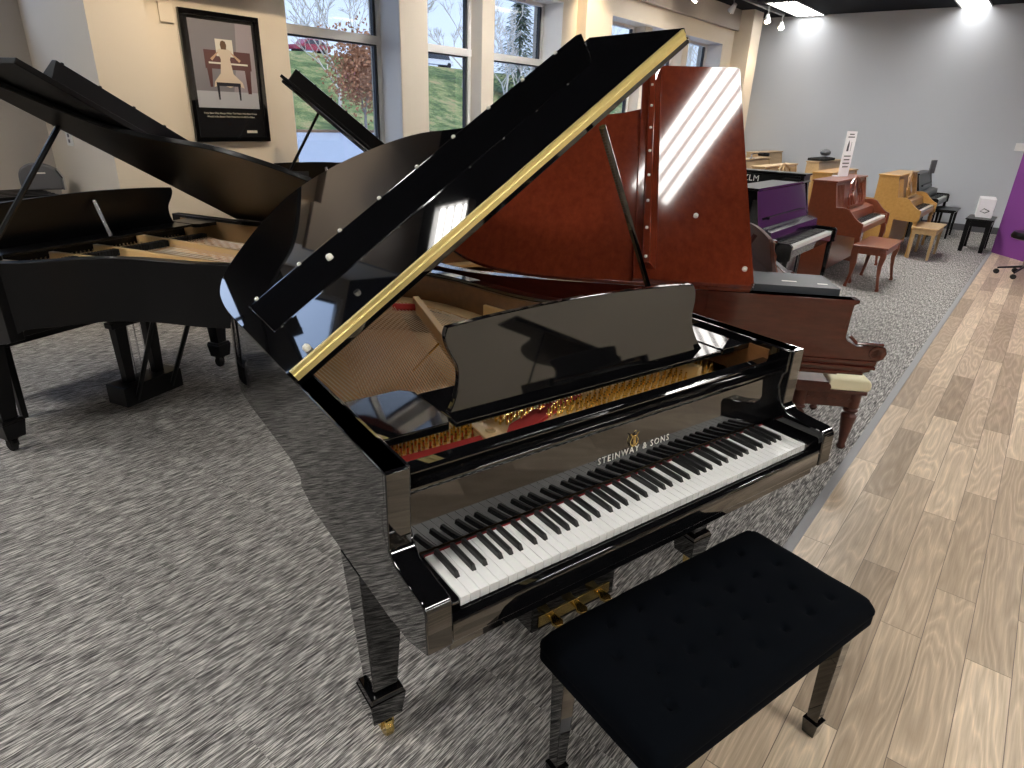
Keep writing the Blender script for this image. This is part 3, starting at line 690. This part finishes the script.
# black equipment against the left wall
p = W(.15, 5.25)
dp_ = thing('digital_piano', 'black slatted digital piano cabinet by the left wall', 'piano', (p.x, p.y, 0), TH)
MB().box(-.80,.80,-.26,.26,.74,.93).build('cabinet', M['satin'], dp_, .01)
for k in range(6): MB().box(-.78,.78,-.24+.085*k,-.20+.085*k,.93,.955).build('slat', M['satin'], dp_, .003)
for x in (-.78,.74): MB().box(x,x+.04,-.05,.05,0,.74).build('leg', M['satin'], dp_, .004)
p = W(.93, 5.28)
am = thing('gray_speaker', 'gray rounded speaker with silver edge standing on the black digital piano', 'speaker', (p.x, p.y, .958), TH-.35)
MB().prism(spline([(-.15,0),(-.15,.12),(-.10,.18),(.0,.19),(.09,.15),(.12,.09),(.12,0)], 5), 0, .12, 'y').build('speaker_body', M['grayplastic'], am, .012)
MB().tube([(.123,.0,.0),(.126,.0,.09),(.095,-.0,.15)], .012, 6).build('silver_edge', M['chrome'], am)
MB().box(-.05,.02,-.003,0,.12,.13).build('name_strip', M['letter'], am)

# ---------------------------------------------------------------- the room, in wall-aligned coordinates
def st(name, boxes, m, kind='structure', parent=None, bevel=0.):
    mb = MB()
    for b in boxes: mb.box(*b)
    return room(name, mb, m, parent, bevel)
SW, SE, TS = -5.0, 13.2, -7.0
st('floor', [(SW,SE,-.25,5.75,-.05,0),(SW,-1.5,TS,-.25,-.05,0)], 'carpet')
st('floor', [(-1.5,SE,TS,-.25,-.05,0)], 'plank')
st('trim_1', [(-1.5,SE-2.2,-.275,-.235,0,.006)], 'strip')
st('ceiling', [(SW,SE+.2,TS,6.0,3.5,3.6)], 'ceil')
ZS, ZH = .45, 2.92
st('wall_window_side', [(1.55,2.72,4.6,5.06,0,3.5),(2.72,3.97,4.6,5.06,0,ZS),(2.72,3.97,4.6,5.06,ZH,3.5),(3.97,4.335,4.6,5.06,0,3.5),
    (4.335,6.66,4.6,5.06,0,ZS),(4.335,6.66,4.6,5.06,ZH,3.5),(6.66,6.94,4.6,5.06,0,3.5),(6.94,7.11,4.70,5.06,0,3.5),(7.11,7.75,4.55,5.06,0,3.5),
    (7.75,11.65,4.6,5.06,0,ZS),(7.75,11.65,4.6,5.06,ZH,3.5),(11.65,13.2,4.6,5.06,0,3.5)], 'beige')
st('trim_2', [(7.75,13.2,4.52,4.6,3.17,3.5)], 'taupe')
st('trim_added_soffit', [(1.55,2.70,4.42,4.6,2.46,3.5),(2.70,3.90,4.42,4.6,2.66,3.5),(1.14,1.55,4.42,4.5,2.40,3.5)], 'soffit')  # unseen soffit added to darken the wall mirrored in the raised lid
st('wall_column', [(1.17,1.55,4.5,5.85,0,3.5),(12.1,12.55,4.28,4.6,0,3.5)], 'beige')
st('wall_left', [(SW,-.9,5.75,5.95,0,3.5),(-.9,.95,5.75,5.95,0,2.0),(-.9,.95,5.75,5.95,3.47,3.5),(.95,1.17,5.75,5.95,0,3.5),(SW-.2,SW,TS,5.95,0,3.5)], 'taupe')
st('wall_far', [(SE,SE+.2,TS,5.06,0,3.5)], 'gray')
st('wall_back', [(SW,SE,TS-.2,TS,0,3.5)], 'beige')
st('baseboard_far', [(SE-.015,SE,TS,4.5,0,.11)], 'baseb')
# purple partition
pa = W(10.98,-.26); pd = math.atan2(-.43,-.54)+TH
o = MB().box(0,3.0,0,.12,0,2.6).build('wall_partition', M['purple']); o.location = (pa.x,pa.y,0); o.rotation_euler = (0,0,pd); o['kind'] = 'structure'
# windows
def window(n, s0, s1, z0=ZS, z1=ZH, t=4.92, rail=2.24, f=.045, gm='glass'):
    fr = st('window_%d' % n, [(s0,s0+f,t-.03,t+.05,z0,z1),(s1-f,s1,t-.03,t+.05,z0,z1),(s0,s1,t-.03,t+.05,z0,z0+f),(s0,s1,t-.03,t+.05,z1-f,z1),(s0,s1,t-.04,t+.05,rail-.03,rail+.045)], 'frame')
    st('seal', [(s0+f,s0+f+.012,t-.01,t+.03,z0+f,z1-f),(s1-f-.03,s1-f,t-.01,t+.03,z0+f,z1-f),(s0+f,s1-f,t-.01,t+.03,rail-.045,rail-.03)], 'darkseal', parent=fr)
    st('pane', [(s0+f,s1-f,t+.008,t+.014,z0+f,z1-f)], gm, parent=fr)
window(1, 2.72, 3.97); window(2, 4.335, 5.29); window(3, 5.50, 6.66)
st('trim_3', [(5.29,5.50,4.72,5.0,ZS,ZH)], 'beige')
window(4, 7.75, 8.98); window(5, 9.2, 10.3); window(6, 10.52, 11.65)
st('trim_4', [(8.98,9.2,4.72,5.0,ZS,ZH),(10.3,10.52,4.72,5.0,ZS,ZH)], 'beige')
# white painted reveals inside each opening
rv = []
for a, b in ((2.72,3.97),(4.335,6.66),(7.75,11.65)):
    rv += [(b-.006,b,4.605,4.89,ZS,ZH),(a,a+.006,4.605,4.89,ZS,ZH),(a,b,4.605,4.89,ZH-.006,ZH),(a,b,4.605,4.89,ZS,ZS+.006)]
st('trim_5', rv, 'frame')
window(7, -.9, .95, 2.0, 3.47, 5.82, 2.05, gm='clearglass')

tw = tag(MB().box(-.08,.08,-.03,0,-.06,.06).build('wall_sensor', M['white'], bevel=.005), 'small white wall box on the far gray wall at the right edge', 'wall box')
tw.location = W(13.2,-.12,1.41); tw.rotation_euler = (0,0,TH-PI/2)
# wall switch, thermostat plate, poster
sw = tag(MB().box(-.06,.06,-.004,.004,-.055,.055).build('wall_outlet', M['letter']), 'white wall plate on the gray wall behind the satin black grand', 'wall plate')
sw.location = W(1.165,5.28,1.33); sw.rotation_euler = (0,0,TH+PI/2)
for z in (-.02,.02): 
    k = MB().box(-.012,.012,-.008,.008,z-.012,z+.012).build('socket', M['grayplastic'], sw)
th_ = tag(MB().box(-.05,.05,-.012,.0,-.065,.065).build('thermostat', M['beige'], bevel=.004), 'small cream wall plate at the top left of the poster frame', 'wall plate')
th_.location = W(1.735,4.6,2.21); th_.rotation_euler = (0,0,TH)
PW, PH = .635, .92
po = thing('framed_poster', 'framed poster of a child in a pale dress playing a piano, in a black frame', 'poster', W(1.815+PW/2,4.6,1.335), TH)
MB().box(-PW/2,PW/2,-.03,0,0,.035).box(-PW/2,PW/2,-.03,0,PH-.035,PH).box(-PW/2,-PW/2+.035,-.03,0,.03,PH-.03).box(PW/2-.035,PW/2,-.03,0,.03,PH-.03).build('frame', M['ebony'], po, .003)
bd = MB().box(-PW/2+.03,PW/2-.03,-.012,-.004,.03,PH-.03).build('poster_sheet', mat('poster black', (.012,.012,.014), .12, coat=.8), po)
def flat(name, pts, c, y, parent): return MB().prism(pts, y-.0004, y, 'y').build(name, c, parent)
pm = {k: mat('poster '+k, c, .25, coat=.8) for k, c in dict(backdrop=(.20,.19,.21), floor=(.42,.43,.47), curtain=(.32,.28,.31), piano=(.10,.045,.045), dress=(.60,.50,.40), skin=(.50,.32,.22), sheet=(.66,.62,.55), bench=(.03,.03,.04), hair=(.12,.07,.04), text=(.62,.58,.48)).items()}
flat('backdrop', [(-.255,.25),(.255,.25),(.255,.86),(-.255,.86)], pm['backdrop'], -.0125, po)
flat('picture_floor', [(-.255,.25),(.255,.25),(.255,.37),(-.255,.37)], pm['floor'], -.0131, po)
flat('curtain', [(.05,.37),(.255,.37),(.255,.86),(.12,.86),(.10,.6)], pm['curtain'], -.0131, po)
flat('pictured_piano', [(-.16,.53),(.22,.53),(.22,.66),(-.16,.66)], pm['piano'], -.0137, po)
flat('pictured_legs', [(.17,.36),(.20,.36),(.21,.53),(.16,.53)], pm['piano'], -.0137, po)
flat('pictured_leg', [(-.14,.40),(-.12,.40),(-.11,.53),(-.15,.53)], pm['piano'], -.0137, po)
flat('pictured_keys', [(-.13,.565),(.19,.565),(.19,.577),(-.13,.577)], pm['sheet'], -.0143, po)
flat('sheet_music', [(-.06,.62),(.08,.62),(.08,.74),(-.06,.74)], pm['sheet'], -.0143, po)
flat('dress', [(-.10,.44),(-.045,.50),(-.03,.60),(-.055,.66),(-.02,.675),(.03,.675),(.065,.66),(.045,.60),(.06,.50),(.13,.44),(.14,.40),(.08,.42),(.02,.40),(-.05,.42),(-.11,.40)], pm['dress'], -.0149, po)
flat('head', [(-.018,.67),(.022,.67),(.028,.70),(.02,.725),(.0,.732),(-.018,.722),(-.024,.70)], pm['hair'], -.0155, po)
flat('pictured_arms', [(-.10,.585),(-.05,.64),(-.045,.655),(-.115,.60)], pm['skin'], -.0149, po)
flat('pictured_arm', [(.12,.585),(.06,.64),(.055,.655),(.135,.60)], pm['skin'], -.0149, po)
flat('pictured_bench', [(-.09,.41),(.11,.41),(.11,.435),(-.09,.435)], pm['bench'], -.0155, po)
for x in (-.085,.09): flat('pictured_bench_leg', [(x,.31),(x+.012,.31),(x+.016,.41),(x-.004,.41)], pm['bench'], -.0155, po)
RX = Matrix.Rotation(PI/2, 4, 'X')
text_mesh('If the Best Was Always What The Music Was Born From', 'poster_text', .019, pm['text'], po, Matrix.Translation((0,-.0128,.205)) @ RX, .0003)
text_mesh('Would It Be Better Than Music For Us All To Make', 'poster_text', .019, pm['text'], po, Matrix.Translation((0,-.0128,.180)) @ RX, .0003)
flat('poster_badge', [(.12,.065),(.21,.065),(.21,.085),(.12,.085)], pm['text'], -.0128, po)

# ceiling troffers and the spot track
def troffer(s, t, w=1.25, d=.40, label=None, lm='lamp', gap=.006, sk=.07):
    T = thing('ceiling_light', label or 'long recessed ceiling light panel outside the view', 'ceiling light', W(s,t,3.5), TH, 'ceiling light panels')
    MB().box(-w/2-.02,w/2+.02,-d/2-.02,-d/2,-sk,0).box(-w/2-.02,w/2+.02,d/2,d/2+.02,-sk,0).box(-w/2-.02,-w/2,-d/2,d/2,-sk,0).box(w/2,w/2+.02,-d/2,d/2,-sk,0).build('frame', M['track'], T)
    for k in range(4):
        y = -d/2+d*(k+.5)/4; MB().box(-w/2,w/2,y-d/8+gap,y+d/8-gap,-.012,-.004).build('tube', M[lm], T)
    lv = MB()
    for k in (-1,0,1): lv.box(-w/2,w/2,k*d/4-gap,k*d/4+gap,-.03,-.012)
    lv.build('louver', M['track'], T)
lights = [(2.95,.72),(12.3,3.62),(13.2-.55,1.05),(1.55,3.85),(-1.6,.72),(7.4,.72),(5.0,3.6),(8.6,3.5),(-1.8,3.7),(.6,-2.6),(5.2,-2.6),(9.6,-2.6),(-3,-2.6),(.6,-5.2),(5.2,-5.6),(9.6,-5.2),(2.9,-5.4),(9.6,1.6)]  # rearmost panels are added out of view to brighten the back wall
for i, (s, t) in enumerate(lights):
    w, d = (1.25,.40)
    if i == 1: w, d = 1.7, .48
    if i == 3: w, d = .42, .50
    lm, gp = ('lampdim', .006) if i in (1,2) else (('lampmid', .014) if i == 0 else ('lamp', .006))
    if i == 0: w, d = 1.35, .36
    troffer(s, t, w, d, ['long ceiling light panel nearest the far corner column' if i == 1 else 'ceiling light panel at the top right corner'][0] if i in (1,2) else None, 'lampmid' if i == 3 else lm, gp, .02 if i in (1,2) else .07)
for o in [x for x in bpy.data.objects if x.name.startswith('ceiling_light')][1:3]: del o['group']
def spot(s, t, z, dx, dy, label):
    T = thing('track_spotlight', label, 'spotlight', W(s,t,3.452), TH)
    MB().tube([(0,0,0),(0,0,z-3.452+.06)], .010, 6).build('stem', M['track'], T)
    d = Vector((dx, dy, -1)).normalized(); c = Vector((0,0,z-3.452+.03))
    MB().tube([c-d*.06, c+d*.07], .028, 12, .058).build('lamp_head', M['white'], T, smooth=True)
    MB().tube([c+d*.068, c+d*.075], .045, 12).build('bulb', M['bulb'], T)
SP = [(9.31,4.1,3.28,-.5,.5,'white track spotlight cut off by the top edge above the second window group'),(10.42,3.99,3.27,.3,.8,'small track spotlight second from the window side'),
      (11.57,3.84,3.25,-.5,-.3,'bright white track spotlight left of the large ceiling light panel'),(12.5,3.91,3.25,-.8,-.4,'round track spotlight hanging lowest, below the large ceiling light panel')]
for a in SP: spot(*a)
rt = tag(MB().box(8.6,12.8,-.02,.02,3.455,3.499).build('light_track', M['track']), 'thin ceiling track carrying the spotlights', 'track'); rt.rotation_euler = (0,0,TH); rt.location = W(0,4.0)

# ---------------------------------------------------------------- outside
def ext(name, mb, m, label=None, cat=None, kind=None, parent=None):
    o = mb.build(name, m, parent)
    if parent is None: o.rotation_euler = (0,0,TH)
    return tag(o, label, cat, None, kind)
def bank(t):
    if t < 41: return -.04
    if t > 64: return 6.9
    k = (t-41)/23; return -.04+6.94*(k*.75+.25*k*k*(3-2*k))
mb = MB(); mb.box(-40,220,5.06,41,-.3,-.04); ext('ground', mb, M['asphalt'], kind='structure')
mb = MB(); v = []; f = []; ns, nt_ = 60, 14
for i in range(ns+1):
    for j in range(nt_+1):
        s = -30+260*i/ns; t = 41+23*j/nt_; v.append((s, t, bank(t)+.12*math.sin(s*.7+j)))
for i in range(ns):
    for j in range(nt_): f.append((i*(nt_+1)+j,(i+1)*(nt_+1)+j,(i+1)*(nt_+1)+j+1,i*(nt_+1)+j+1))
mb.add(v, f); ext('hillside_lawn', mb, M['grass'], kind='structure')
ext('verge', MB().box(-40,220,40.6,42.2,-.2,.12), M['verge'], kind='structure')
ext('upper_road', MB().box(-60,260,64,90,6.5,6.9), M['asphalt'], kind='structure')
mb = MB(); pts = [(-200,0)]; 
for k in range(41):
    s = -200+900*k/40; pts.append((s, 14+16*math.exp(-((s-265)/55)**2)+9*math.exp(-((s-120)/80)**2)+3*math.sin(s*.03)))
pts.append((700,0)); mb.prism(pts, 400, 420, 'y'); ext('distant_hill', mb, M['hill'], kind='structure')
def car(label, s, t, z, m, L_=4.5, H=1.45):
    p = W(s, t, z); T = thing('car', label, 'car', p, TH)
    MB().prism([(-L_/2,.35),(-L_/2,.80),(-L_/2+.9,.92),(-L_/2+1.5,H),(L_/2-1.3,H),(L_/2-.4,.98),(L_/2,.85),(L_/2,.35)], -.85, .85, 'y').build('body', m, T, .06)
    MB().prism([(-L_/2+1.1,.95),(-L_/2+1.6,H-.1),(L_/2-1.35,H-.1),(L_/2-.65,.98)], -.87, .87, 'y').build('side_window', M['autoglass'], T)
    for x in (-L_/2+.85, L_/2-.85): MB().lathe([(.34,-.9),(.34,.9)], (x,0,.34), 16, 'y').build('wheel', M['tyre'], T)
car('red car on the road above the grass bank, seen through the first window', 45.3, 66, 6.9, M['carred'], 4.4)
car('white car at the left edge of the first window, on the upper road', 41.0, 68, 6.9, M['carwhite'], 4.4)
car('white van on the upper road, seen through the second window', 63.6, 66, 6.9, M['carwhite'], 6.6, 2.3)
def tree(label, s, t, z, h, kind, rad, seed, group=None):
    rnd = random.Random(seed); T = thing('tree', label, 'tree', W(s,t,z), 0, group)
    br = MB(); tips = []
    def grow(p, d, L_, r, lv):
        q = p + d*L_; r = max(r, .022); br.tube([p, (p+q)/2 + Vector((rnd.uniform(-.04,.04), rnd.uniform(-.04,.04), 0))*L_, q], r, 5, r*.6)
        tips.append(q); 
        if lv == 0: return
        for k in range(3 if lv > 1 else 4):
            nd = (d + Vector((rnd.uniform(-1,1), rnd.uniform(-1,1), rnd.uniform(-.2,.7)))*.75).normalized(); grow(q if k else (p+q*2)/3, nd, L_*rnd.uniform(.6,.85), r*.55, lv-1)
    if kind != 'conifer':
        grow(Vector((0,0,-.3)), Vector((0,0,1)), h*.34, h*.020, 5 if kind == 'bare' else 4)
        br.build('trunk', M['palebark' if kind == 'bare' else 'bark'], T)
        if kind == 'leafy':
            lf = MB()
            for _ in range(5200):
                c = rnd.choice(tips) if rnd.random() < .75 else Vector((0,0,h*.55)); p = c + Vector((rnd.gauss(0,1), rnd.gauss(0,1), rnd.gauss(0,.8)))*rad*.22
                a = Vector((rnd.uniform(-1,1), rnd.uniform(-1,1), rnd.uniform(-1,1))).normalized()*.13; b = a.cross(Vector((rnd.random(),rnd.random(),rnd.random()))).normalized()*.07
                lf.add([p-a, p+b, p+a, p-b], [(0,1,2,3)])
            lf.build('foliage', M['rust'], T)
    else:
        br.tube([(0,0,0),(0,0,h)], .22, 8, .03); br.build('trunk', M['bark'], T)
        lf = MB()
        for _ in range(5200):
            zz = h*rnd.random()**1.2*.97+.2; R_ = rad*(1-zz/(h+.4))*rnd.uniform(.15,1); a0 = rnd.uniform(0,2*PI); p = Vector((R_*math.cos(a0), R_*math.sin(a0), zz-.15*R_))
            a = Vector((math.cos(a0), math.sin(a0), -.35))*.34; b = Vector((-math.sin(a0), math.cos(a0), rnd.uniform(-.3,.3)))*.10
            lf.add([p-a*.5, p+b, p+a, p-b], [(0,1,2,3)])
        lf.build('foliage', M['conifer'], T)
tree('rust-leaved autumn tree on the grass bank, right side of the first window', 29.8, 37.5, -.04, 6.2, 'leafy', 4.2, 3)
tree('dark conifer on the bank behind the bare tree, in the third window', 64.5, 52.0, 3.0, 13.0, 'conifer', 4.6, 5)
tree('pale bare tree in front of the dark conifer', 45.5, 38.0, -.04, 8.5, 'bare', 2, 11)
for i, (s, t, h) in enumerate(((70,62,9),(54,60,9),(58,55,10),(83,46,11),(94,48,10),(104,50,11),(118,52,13),(132,54,13),(49,63,8),(76,50,11),(34,46,9))):
    tree('bare winter tree beyond the windows', s, t, bank(t), h, 'bare', 2, 20+i, 'bare winter trees on the bank')

# ---------------------------------------------------------------- world, lamps, camera
w = bpy.data.worlds.new('sky'); bpy.context.scene.world = w; w.use_nodes = True; nt = w.node_tree
bg = nt.nodes['Background']; tc = nt.nodes.new('ShaderNodeTexCoord'); sx = nt.nodes.new('ShaderNodeSeparateXYZ'); nt.links.new(tc.outputs['Generated'], sx.inputs[0])
rp = nt.nodes.new('ShaderNodeValToRGB'); rp.color_ramp.elements[0].position = .0; rp.color_ramp.elements[0].color = (.68,.80,1,1); rp.color_ramp.elements[1].position = .6; rp.color_ramp.elements[1].color = (.36,.55,.95,1)
nt.links.new(sx.outputs[2], rp.inputs[0]); nt.links.new(rp.outputs[0], bg.inputs[0]); bg.inputs[1].default_value = 2.1
sl = bpy.data.lights.new('lawn_fill_sun', 'SUN'); sl.energy = 3.4; sl.angle = .5; sl.color = (1,.96,.9); so = bpy.data.objects.new('lawn_fill_sun', sl); C.objects.link(so); so.location = W(0,0,30); so.rotation_euler = (D2*.75+D1*.25+Vector((0,0,-1))).to_track_quat('-Z','Y').to_euler()  # sun lamp added to brighten the grass, aimed away from the windows
def warm(s, t, z, tgt, power, size=.9):  # spot lamps without fixtures, added to warm and brighten the walls
    L_ = bpy.data.lights.new('warm_wall_fill', 'SPOT'); L_.energy = power; L_.color = (1,.80,.55); L_.spot_size = size; L_.spot_blend = .8; L_.shadow_soft_size = .06
    o = bpy.data.objects.new('warm_wall_fill', L_); C.objects.link(o); o.location = W(s,t,z); d = W(*tgt)-o.location; o.rotation_euler = d.to_track_quat('-Z','Y').to_euler()
warm(1.3,3.6,3.4,(1.45,4.5,2.0),42,1.2); warm(6.9,3.9,3.4,(7.3,4.6,2.6),60,1.1); warm(12.0,3.6,3.4,(12.3,4.4,1.8),60,1.1); warm(2.3,3.4,3.4,(2.2,4.6,1.7),62,1.3)

cam = bpy.data.cameras.new('camera'); co = bpy.data.objects.new('camera', cam); C.objects.link(co); bpy.context.scene.camera = co
CX, CY, CZ, YAW, PIT, ROL, F = -.5169,-.8569,1.6179,.6305,.4023,.0376,633.18
cam.sensor_width = 36; cam.lens = 36*F/1024; cam.clip_start = .02; cam.clip_end = 2000
fw = Vector((math.sin(YAW)*math.cos(PIT), math.cos(YAW)*math.cos(PIT), -math.sin(PIT))); ri = Vector((math.cos(YAW), -math.sin(YAW), 0)); up = ri.cross(fw)
r2 = ri*math.cos(ROL)+up*math.sin(ROL); u2 = -ri*math.sin(ROL)+up*math.cos(ROL)
mtx = Matrix((r2, u2, -fw)).transposed().to_4x4(); mtx.translation = (CX,CY,CZ); co.matrix_world = mtx
vs = bpy.context.scene.view_settings; vs.view_transform = 'Standard'; vs.look = 'None'; vs.gamma = 1; vs.use_curve_mapping = False; vs.exposure = .55
